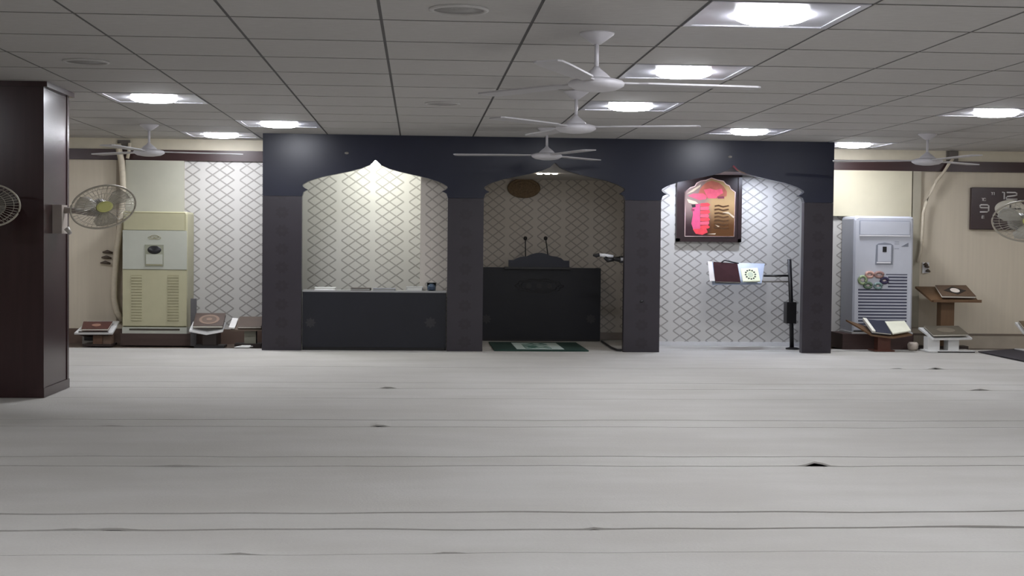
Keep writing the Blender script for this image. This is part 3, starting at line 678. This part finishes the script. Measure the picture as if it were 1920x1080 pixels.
# ------------------------------------------------------------------ ceiling panels
M_plate = mat('panel_plate_white', (190, 190, 198), .3, var=.02); M_lamp = glow('panel_lamp_glow', (246, 248, 255), PANEL_GLOW)
def panel():
    t = thing('ceiling_light', (0, 0, HZ), 'x', 'ceiling light', 'square light panels in the ceiling')
    h = T/2-.012
    MB().box((-h, -h, -.004), (h, -h+.05, .024)).box((-h, h-.05, -.004), (h, h, .024)).box((-h, -h+.05, -.004), (-h+.05, h-.05, .024)).box((h-.05, -h+.05, -.004), (h, h-.05, .024)).build('frame', M_plate, t, world=False)
    MB().box((-h+.05, -h+.05, .002), (h-.05, h-.05, .024)).build('plate', M_plate, t, world=False)
    MB().lathe([(.0, -.045), (.12, -.043), (.2, -.034), (.235, -.018), (.24, .004), (.0, .004)], 36).build('lamp', M_lamp, t, world=False)
    return t
P0 = panel()
LL = ['large bright ceiling light panel nearest, at the top right of the ceiling', 'ceiling light panel right of the nearest ceiling fan', 'ceiling light panel right of the middle ceiling fan', 'ceiling light panel just in front of the right arch',
 'ceiling light panel at the right end of the arched screen, above white air conditioner', 'ceiling light panel farthest right, above the wall clock side', 'ceiling light panel beside the brown pillar', 'ceiling light panel in front of the left end of arched screen', 'small far ceiling light panel above the left wallpaper wall']
for i, (x, y) in enumerate(lights+extra):
    o = P0 if i == 0 else copy_tree(P0)
    c = cell(x, y); o.location = (TX0+(c[0]+.5)*T, TY0+(c[1]+.5)*T, HZ)
    if i < len(lights): o['label'] = LL[i]
    else: o['label'] = 'unseen square ceiling light panel added to brighten the hall'; o['group'] = 'added light panels out of view'
# round unlit covers
for px, py, lab in ((855, 18, 'round white ceiling speaker nearest, at the top of the picture'), (830, 196, 'round white ceiling speaker farther, before the arches'), (150, 116, 'round white ceiling speaker above the brown pillar')):
    p = onz(px, py, HZ); c = cell(p.x, p.y); x, y = TX0+(c[0]+.5)*T, TY0+(c[1]+.5)*T
    t = thing('ceiling_speaker', (x, y, HZ), lab, 'speaker', 'round ceiling speakers')
    MB().lathe([(.19, 0), (.19, -.012), (.165, -.016), (.16, -.006), (.16, 0)], 32, (x, y, HZ)).build('rim', mat('speaker_rim', (186, 184, 182), .6), t)
    MB().lathe([(.0, -.006), (.16, -.006), (.16, -.001)], 32, (x, y, HZ)).build('mesh_cover', mat('speaker_mesh', (150, 148, 146), .8, var=.1, scale=60), t)

# ------------------------------------------------------------------ ceiling fans
def blade_mesh():
    mb = MB(); th = .012
    st = [(.16, .04, .04), (.3, .045, .045), (.36, .07, .08), (1.0, .085, .11), (1.17, .08, .11), (1.2, .05, .09)]
    vs = []
    for x, a, b in st:
        tilt = .025
        for yy in (-a, b):
            vs += [(x, yy, yy*tilt), (x, yy, yy*tilt+th)]
    fs = []
    for k in range(len(st)-1):
        i = k*4; j = i+4
        fs += [(i, j, j+2, i+2), (i+1, i+3, j+3, j+1), (i, i+1, j+1, j), (i+2, j+2, j+3, i+3)]
    n = (len(st)-1)*4; fs += [(0, 2, 3, 1), (n, n+1, n+3, n+2)]
    return mb.add(vs, fs).mesh('blade', mat('fan_blade_paint', (176, 174, 176), .45))
BM = blade_mesh()
def fan(x, y, ang, label):
    t = thing('ceiling_fan', (x, y, HZ), label, 'ceiling fan', 'white ceiling fans')
    MB().lathe([(.0, 0), (.125, 0), (.12, -.012), (.07, -.05), (.03, -.078), (.0, -.078)], 24).build('canopy', M_fan, t, world=False)
    MB().lathe([(.016, -.075), (.016, -.27)], 12).build('downrod', M_fan, t, world=False)
    MB().lathe([(.02, -.235), (.03, -.25), (.075, -.285), (.1, -.31), (.1, -.318), (.0, -.318)], 24).build('bell', M_fan, t, world=False)
    MB().lathe([(.0, -.318), (.13, -.32), (.185, -.335), (.2, -.352), (.195, -.37), (.15, -.395), (.07, -.408), (.0, -.41)], 32).build('motor', M_fan, t, world=False)
    for k in range(3):
        b = bpy.data.objects.new('blade', BM); COL.objects.link(b); b.parent = t
        b.location = (0, 0, -.352); b.rotation_euler = (0, 0, math.radians(ang+120*k))
fan(1.24, 9.84, 7, 'white ceiling fan nearest, at the top of the picture'); fan(1.52, 13.6, -15, 'white ceiling fan in the middle of the row of three')
fan(1.64, 18.0, 50, 'white ceiling fan hanging in front of the middle arch'); fan(-3.48, 18.45, 15, 'white ceiling fan above the yellowed air conditioner')
fan(6.62, 17.95, 38, 'white ceiling fan above the white air conditioner')

# ------------------------------------------------------------------ wall fans
M_cage = mat('fan_cage_wire', (172, 166, 152), .4, metal=.2); M_hub = mat('fan_hub_yellow', (206, 206, 128), .4); M_bl = mat('fan_blade_grey', (168, 164, 152), .35, alpha=.5)
M_brk = mat('fan_bracket_beige', (168, 158, 150), .45)
def wall_fan(c, mount, yaw, pitch, rx, rz, label, mount_dir, hubm, blm, roll=0):
    t = thing('wall_fan', tuple(mount), label, 'wall fan', 'wall-mounted fans')
    Rm = Matrix.Rotation(math.radians(yaw), 3, 'Z') @ Matrix.Rotation(math.radians(pitch), 3, 'X') @ Matrix.Rotation(math.radians(roll), 3, 'Y')
    c = Vector(c)
    def W(r, a, d): return c + Rm @ Vector((r*rx*math.cos(a), d, r*rz*math.sin(a)))
    N_ = 48; A = [2*math.pi*k/N_ for k in range(N_)]
    MB().tube([W(1, a, -.02) for a in A], .009, 8, True).build('rim', M_cage, t)
    g = MB()
    for r, d in ((.3, -.1), (.62, -.085), (.85, -.055)): g.tube([W(r, a, d) for a in A], .0022, 4, True)
    for k in range(44):
        a = 2*math.pi*k/44; g.tube([W(.26, a, -.1), W(.62, a, -.085), W(.85, a, -.055), W(1, a, -.02)], .0018, 4)
    g.build('front_grille', M_cage, t)
    g = MB()
    for k in range(36):
        a = 2*math.pi*k/36; g.tube([W(.3, a, .1), W(.8, a, .075), W(1, a, -.01)], .0018, 4)
    g.build('back_grille', M_cage, t)
    mb = MB(); n = 24
    for d, r in ((-.115, .0), (-.115, .2), (-.1, .25), (-.09, .25)): pass
    v = [W(r, a, d) for r, d in ((.19, -.118), (.25, -.11), (.26, -.09)) for a in A]
    mb.add(v, [tuple(range(N_))]+[(i*N_+k, i*N_+(k+1) % N_, (i+1)*N_+(k+1) % N_, (i+1)*N_+k) for i in range(2) for k in range(N_)]+[tuple(range(3*N_-1, 2*N_-1, -1))])
    mb.build('badge', hubm, t)
    for k in range(3):
        b0 = math.radians(30+120*k); mb = MB(); vs = []
        prof_ = [(.15, -.3, .3), (.4, -.55, .45), (.7, -.55, .5), (.9, -.35, .3)]
        for r, a0, a1 in prof_:
            for s_ in range(5):
                a = b0+a0+(a1-a0)*s_/4; vs.append(W(r, a, .03-.07*s_/4))
        for r, a0, a1 in prof_:
            for s_ in range(5):
                a = b0+a0+(a1-a0)*s_/4; vs.append(W(r, a, .036-.07*s_/4))
        fs = []
        for i in range(3):
            for s_ in range(4):
                q_ = i*5+s_; fs += [(q_, q_+1, q_+6, q_+5), (q_+20, q_+25, q_+26, q_+21)]
        rim_ = [0, 1, 2, 3, 4, 9, 14, 19, 18, 17, 16, 15, 10, 5]
        fs += [(rim_[i], rim_[(i+1) % 14], rim_[(i+1) % 14]+20, rim_[i]+20) for i in range(14)]
        mb.add(vs, fs, True).build('blade', blm, t)
    back = c + Rm @ Vector((0, .1, 0)); back2 = c + Rm @ Vector((0, .34, .0))
    MB().tube([c+Rm @ Vector((0, .0, 0)), back, back.lerp(back2, .3), back.lerp(back2, .85), back2], [.03, .07, .085, .075, .035], 14).build('motor', mat('fan_motor_grey', (112, 110, 104), .5), t)
    m = Vector(mount); md = Vector(mount_dir)
    el = m+md*.16+Vector((0, 0, .10)); nk = back.lerp(back2, .5)
    MB().tube([m+md*.08+Vector((0, 0, .1)), el, nk+Vector((0, 0, -.07)), nk], [.035, .03, .028, .025], 10).build('arm', M_brk, t)
    s_ = md.cross(Vector((0, 0, 1)))*.11
    MB().quadslab([m-s_+Vector((0, 0, -.13)), m+s_+Vector((0, 0, -.13)), m+s_+Vector((0, 0, .15)), m-s_+Vector((0, 0, .15))], md*.09).build('bracket', M_brk, t)
    MB().tube([m+md*.12+Vector((0, -.04, -.08)), m+md*.16+Vector((0, -.05, -.13))], [.03, .016], 8).build('knob', mat('fan_knob_white', (190, 186, 180), .4), t)
wall_fan(at(193, 388, 13.75), (-3.555, 14.05, at(115, 413, 14.0).z), 22, 0, .31, .2, 'grey wall fan with yellow hub mounted on the pillar side', (1, 0, 0), M_hub, M_bl, roll=-14)
wall_fan(at(-22, 385, 13.15), (at(-30, 410, 13.6).x, 13.6, at(-30, 410, 13.6).z), 0, 0, .29, .195, 'dark-bladed wall fan on the front of the pillar, cut by left edge', (0, -1, 0), M_hub, mat('fan_blade_dark', (96, 92, 88), .4, alpha=.6))
wall_fan(at(1927, 415, 13.3), (6.55, 14.0, at(1960, 425, 14.0).z), 0, 0, .365, .197, 'wall fan in front of the clock, cut by the right edge', (-1, 0, 0), M_hub, mat('fan_blade_white', (200, 198, 190), .35, alpha=.75))

# ------------------------------------------------------------------ book lecterns on the floor
M_bw = mat('lectern_brown', (92, 66, 50), .5, var=.15, scale=5, stretch=(4, 4, .6)); M_dk = mat('lectern_dark', (46, 36, 33), .5, var=.15, scale=5); M_lw = mat('lectern_white', (212, 212, 210), .45, var=.03)
M_rb = mat('lectern_red_brown', (92, 52, 40), .45, var=.15, scale=5); M_ow = mat('lectern_oak', (102, 76, 52), .45, var=.12, scale=5, stretch=(5, 5, .6))
GRP = 'book lecterns along the far wall'
def quad(px, Y):   # four photo corners (front-left, front-right, back-right, back-left), depth front/back
    return [at(*px[0], Y[0]), at(*px[1], Y[0]), at(*px[2], Y[1]), at(*px[3], Y[1])]
def fp(px, Y): return at(px, 600, Y).x
# A: white tray, maroon book
y = 20.25
t = thing('book_lectern', (fp(190, y), y, 0), 'low brown lectern with white tray at far left', 'lectern', GRP)
tr = quad([(139, 624), (211, 624), (224, 602), (164, 602)], (y-.1, y+.3))
MB().quadslab(tr, (0, .01, -.025)).build('tray', M_lw, t)
MB().quadslab([(fp(150, y), y-.09, tr[0].z-.03), (fp(206, y), y-.09, tr[0].z-.03), (fp(195, y), y+.1, tr[0].z-.075), (fp(160, y), y+.1, tr[0].z-.075)], (0, 0, .05)).build('underside', M_dk, t)
MB().box((fp(176, y), y-.05, 0), (fp(193, y), y+.2, tr[0].z+.03)).build('post', M_bw, t)
MB().box((fp(193, y), y-.03, 0), (fp(209, y), y+.18, tr[0].z+.0)).build('post', mat('lectern_brown_grey', (104, 84, 70), .55, var=.1), t)
MB().box((fp(158, y), y-.12, -.0), (fp(212, y), y+.26, .03)).build('foot', M_dk, t)
bk = quad([(153, 621), (203, 621), (212, 607), (157, 607)], (y-.09, y+.2)); bk = [c+Vector((0, -.005, .006)) for c in bk]
leafbook('book', bk, .03, mat('book_maroon_red', (78, 42, 38), .4, var=.2, scale=20), M_page, 'maroon book with pale medallion on the white tray at far left', lambda t, cs, n: oval(t, cs, n, mat('medallion_tan', (150, 112, 96), .5), .16, .18))
p = onz(154, 650, 0)
bx = thing('small_box', (p.x, 20.7, 0), 'small grey box with black front on the floor beside far-left lectern', 'box')
MB().box((p.x-.13, 20.62, 0), (p.x+.1, 20.84, .17)).build('case', M_grey, bx); MB().box((p.x-.1, 20.612, .05), (p.x+.07, 20.625, .13)).build('front', M_black, bx)
# B: dark lectern with medallion book, V shaped rest
y = 20.02
t = thing('book_lectern', (fp(393, y), y, 0), 'dark lectern with white-edged rest right of yellowed air conditioner', 'lectern', GRP)
zv = at(390, 624, y).z; zs = at(358, 618, y).z
MB().quadslab([(fp(357, y), y-.1, zs), (fp(389, y), y-.1, zv), (fp(389, y), y+.25, zv+.1), (fp(357, y), y+.25, zs+.1)], (0, 0, -.025)).build('rest', M_lw, t)
MB().quadslab([(fp(389, y), y-.1, zv), (fp(420, y), y-.1, zs), (fp(420, y), y+.25, zs+.1), (fp(389, y), y+.25, zv+.1)], (0, 0, -.025)).build('rest', M_lw, t)
MB().box((fp(381, y), y-.02, 0), (fp(406, y), y+.18, zv+.02)).build('post', M_dk, t)
MB().box((fp(366, y), y-.1, 0), (fp(422, y), y+.22, .035)).build('foot', M_black, t)
bk = quad([(362, 617), (418, 617), (424, 593), (368, 593)], (y-.06, y+.25)); bk = [c+Vector((0, -.01, .012)) for c in bk]
def bB(t, cs, n): oval(t, cs, n, mat('medallion_brown', (128, 106, 90), .5), .34, .36); oval(t, cs, n, mat('medallion_brown_in', (98, 80, 68), .5), .25, .26, rr=.005); oval(t, cs, n, mat('medallion_brown', (128, 106, 90), .5), .1, .1, rr=.007)
leafbook('book', bk, .04, mat('book_dark_brown', (74, 58, 50), .45, var=.15, scale=15), M_page, 'large brown book with oval medallion on the dark lectern', bB)
p = at(363, 610, 20.27)
o = MB().box((p.x-.045, 20.275, .0), (p.x+.035, 20.32, at(363, 560, 20.27).z)).box((p.x-.03, 20.268, .1), (p.x+.02, 20.276, at(363, 566, 20.27).z)).build('folded_stand', mat('folded_grey', (92, 90, 92), .5)); tag(o, 'slim grey upright board leaning at the right side of yellowed air conditioner', 'board')
# C: brown lectern next to the screen
y = 20.15
t = thing('book_lectern', (fp(465, y), y, 0), 'brown lectern half hidden behind the left leg of the screen', 'lectern', GRP)
tr = quad([(432, 618), (492, 618), (496, 596), (442, 597)], (y-.08, y+.25))
MB().quadslab(tr, (0, .01, -.022)).build('rest', mat('lectern_grey_brown', (110, 96, 84), .5), t)
MB().box((fp(458, y), y+.0, 0.02), (fp(480, y), y+.16, tr[0].z+.04)).build('post', mat('lectern_grey_green', (122, 120, 106), .55), t)
MB().box((fp(440, y), y-.02, 0), (fp(490, y), y+.22, .05)).build('foot', M_dk, t)
bk = [c+Vector((0, -.008, .008)) for c in quad([(446, 617), (490, 617), (494, 598), (450, 598)], (y-.075, y+.22))]
leafbook('book', bk, .03, mat('book_brown_dull', (82, 68, 58), .5, var=.1), M_page, 'dull brown book on the lectern beside the left screen leg')
bk = [c+Vector((0, -.008, .008)) for c in quad([(429, 617), (440, 618), (447, 600), (436, 599)], (y-.085, y+.18))]
leafbook('book', bk, .02, mat('leaflet_white', (222, 220, 216), .5), M_page, 'white leaflet standing on the lectern beside the left screen leg')
p = onz(461, 650, 0)
o = MB().quadslab([(p.x-.13, 19.96, .006), (p.x+.08, 19.95, .006), (p.x+.12, 20.07, .012), (p.x-.05, 20.1, .016)], (0, 0, .01)).quadslab([(p.x-.06, 19.97, .018), (p.x+.1, 19.98, .018), (p.x+.09, 20.06, .024), (p.x-.03, 20.06, .024)], (0, 0, .01)).build('paper', mat('paper_white', (226, 226, 222), .6)); tag(o, 'crumpled white paper on the floor by the left screen leg', 'paper')
# D: red-brown lectern with open book
y = 19.95
t = thing('book_lectern', (fp(1661, y), y, 0), 'red-brown lectern with spread rest before the white air conditioner', 'lectern', GRP)
vx, vz = fp(1672, y), at(1672, 632, y).z
lx, lz = fp(1632, y), at(1632, 627, y).z; rx_, rz_ = fp(1708, y), at(1708, 626, y).z
Bk = Vector((-.16, .3, .1))
MB().quadslab([(lx, y-.06, lz), (vx, y-.06, vz), Vector((vx, y-.06, vz))+Bk, Vector((lx-.13, y-.06, lz+.1))+Bk], (0, 0, -.022)).build('rest', M_ow, t)
MB().quadslab([(vx, y-.06, vz), (rx_, y-.06, rz_), Vector((rx_, y-.06, rz_))+Bk, Vector((vx, y-.06, vz))+Bk], (0, 0, -.022)).build('rest', M_ow, t)
MB().box((fp(1649, y), y+.05, 0), (fp(1673, y), y+.22, vz+.06)).build('post', M_rb, t)
MB().box((fp(1641, y), y+.0, .0), (fp(1679, y), y+.3, .02)).build('foot', M_rb, t)
bk = [at(1634, 626, y-.05), at(1671, 630, y-.05), at(1657, 606, y+.28), at(1616, 602, y+.25)]
def bD(t, cs, n):
    MB().quadslab([cs[0], cs[0].lerp(cs[1], .16), cs[3].lerp(cs[2], .16), cs[3]], n*.02).build('page_edge', M_page, t)
leafbook('book', [c+Vector((0, -.01, .012)) for c in bk], .025, mat('book_navy', (44, 46, 62), .5), M_page, 'navy book half lying open on the red-brown lectern', bD)
bk = [at(1673, 629, y-.05), at(1707, 623, y-.05), at(1695, 605, y+.27), at(1658, 606, y+.27)]
leafbook('book', [c+Vector((.004, -.01, .012)) for c in bk], .02, mat('book_cream', (224, 224, 204), .6), M_page, 'cream booklet lying on the right side of red-brown lectern')
p = onz(1689, 652, 0)
o = MB().lathe([(.0, 0), (.055, 0), (.075, .03), (.08, .09), (.06, .12), (.05, .12), (.07, .09), (.06, .03), (.0, .02)], 18, (p.x, 20.22, .0)).build('cup', mat('cup_beige', (196, 184, 172), .5)); tag(o, 'small beige bowl on the floor right of the red-brown lectern', 'bowl')
# E: tall oak lectern
y = 20.45
t = thing('book_lectern', (fp(1775, y), y, 0), 'tall oak lectern on a square post beside the white air conditioner', 'lectern', GRP)
tr = quad([(1747, 563), (1834, 563), (1812, 538), (1716, 537)], (y-.1, y+.3))
MB().quadslab(tr, (0, .01, -.028)).build('rest', M_ow, t)
MB().box((fp(1745, y), y-.12, tr[0].z-.03), (fp(1834, y), y-.09, tr[0].z+.012)).build('ledge', M_ow, t)
MB().box((fp(1764, y), y+.0, 0.02), (fp(1789, y), y+.17, tr[0].z+.05)).build('post', M_ow, t)
MB().box((fp(1722, y), y-.02, 0), (fp(1816, y), y+.2, .05)).build('foot', M_dk, t)
bk = [c+Vector((0, -.012, .012)) for c in quad([(1765, 560), (1829, 561), (1810, 540), (1752, 540)], (y-.085, y+.25))]
def bE(t, cs, n): oval(t, cs, n, mat('cover_black_panel', (34, 28, 26), .5), .34, .36, 4); oval(t, cs, n, mat('medallion_white', (226, 216, 206), .5), .14, .2, 20, rr=.006)
leafbook('book', bk, .035, mat('book_tan_dark', (92, 72, 56), .45, var=.2, scale=25), M_page, 'dark book with white oval medallion on the tall oak lectern', bE)
# F: low white lectern
y = 20.0
t = thing('book_lectern', (fp(1770, y), y, 0), 'low white lectern with two legs in front of tall oak lectern', 'lectern', GRP)
tr = quad([(1750, 635), (1823, 634), (1797, 614), (1722, 614)], (y-.1, y+.3))
MB().quadslab(tr, (0, .01, -.025)).build('rest', M_lw, t)
MB().box((fp(1740, y), y-.02, 0.02), (fp(1762, y), y+.16, tr[0].z+.02)).build('leg', M_lw, t); MB().box((fp(1778, y), y-.02, 0.02), (fp(1798, y), y+.16, tr[0].z+.02)).build('leg', M_lw, t)
MB().box((fp(1735, y), y-.16, .002), (fp(1822, y), y+.2, .024)).build('foot', M_lw, t)
MB().box((fp(1752, y), y-.17, .0), (fp(1821, y), y-.14, .014)).build('rubber_edge', M_black, t)
bk = [c+Vector((0, -.008, .008)) for c in quad([(1749, 632), (1816, 631), (1796, 615), (1731, 615)], (y-.09, y+.28))]
leafbook('book', bk, .028, mat('book_olive', (92, 86, 74), .5, var=.15, scale=20), M_page, 'olive grey book with faint oval on the low white lectern', lambda t, cs, n: oval(t, cs, n, mat('medallion_olive', (116, 108, 94), .5), .25, .26))
# G: lectern cut by the right edge
y = 20.1
t = thing('book_lectern', (fp(1945, y), y, 0), 'white-edged lectern cut off by the right picture edge', 'lectern', GRP)
tr = quad([(1919, 624), (1990, 624), (1968, 604), (1903, 604)], (y-.1, y+.3))
MB().quadslab(tr, (0, .01, -.025)).build('rest', M_lw, t)
MB().box((fp(1936, y), y, 0.02), (fp(1962, y), y+.17, tr[0].z+.03)).build('post', M_lw, t)
MB().box((fp(1915, y), y-.06, .002), (fp(1985, y), y+.22, .03)).build('foot', M_lw, t)
bk = [c+Vector((0, -.008, .008)) for c in quad([(1921, 621), (1985, 621), (1966, 606), (1909, 606)], (y-.09, y+.25))]
leafbook('book', bk, .028, mat('book_olive_brown', (98, 84, 66), .5, var=.15), M_page, 'olive brown book on the lectern at the right picture edge')
# dark mat
c = [onz(1834, 661, 0), onz(1990, 693, 0), onz(2040, 672, 0), onz(1925, 655, 0)]
o = MB().quadslab([v+Vector((0, 0, .006)) for v in c], (0, 0, .012)).build('floor_mat', mat('mat_charcoal', (44, 40, 46), .9, var=.15, scale=40, bump=.4)); tag(o, 'black floor mat reaching in from the right edge', 'mat')
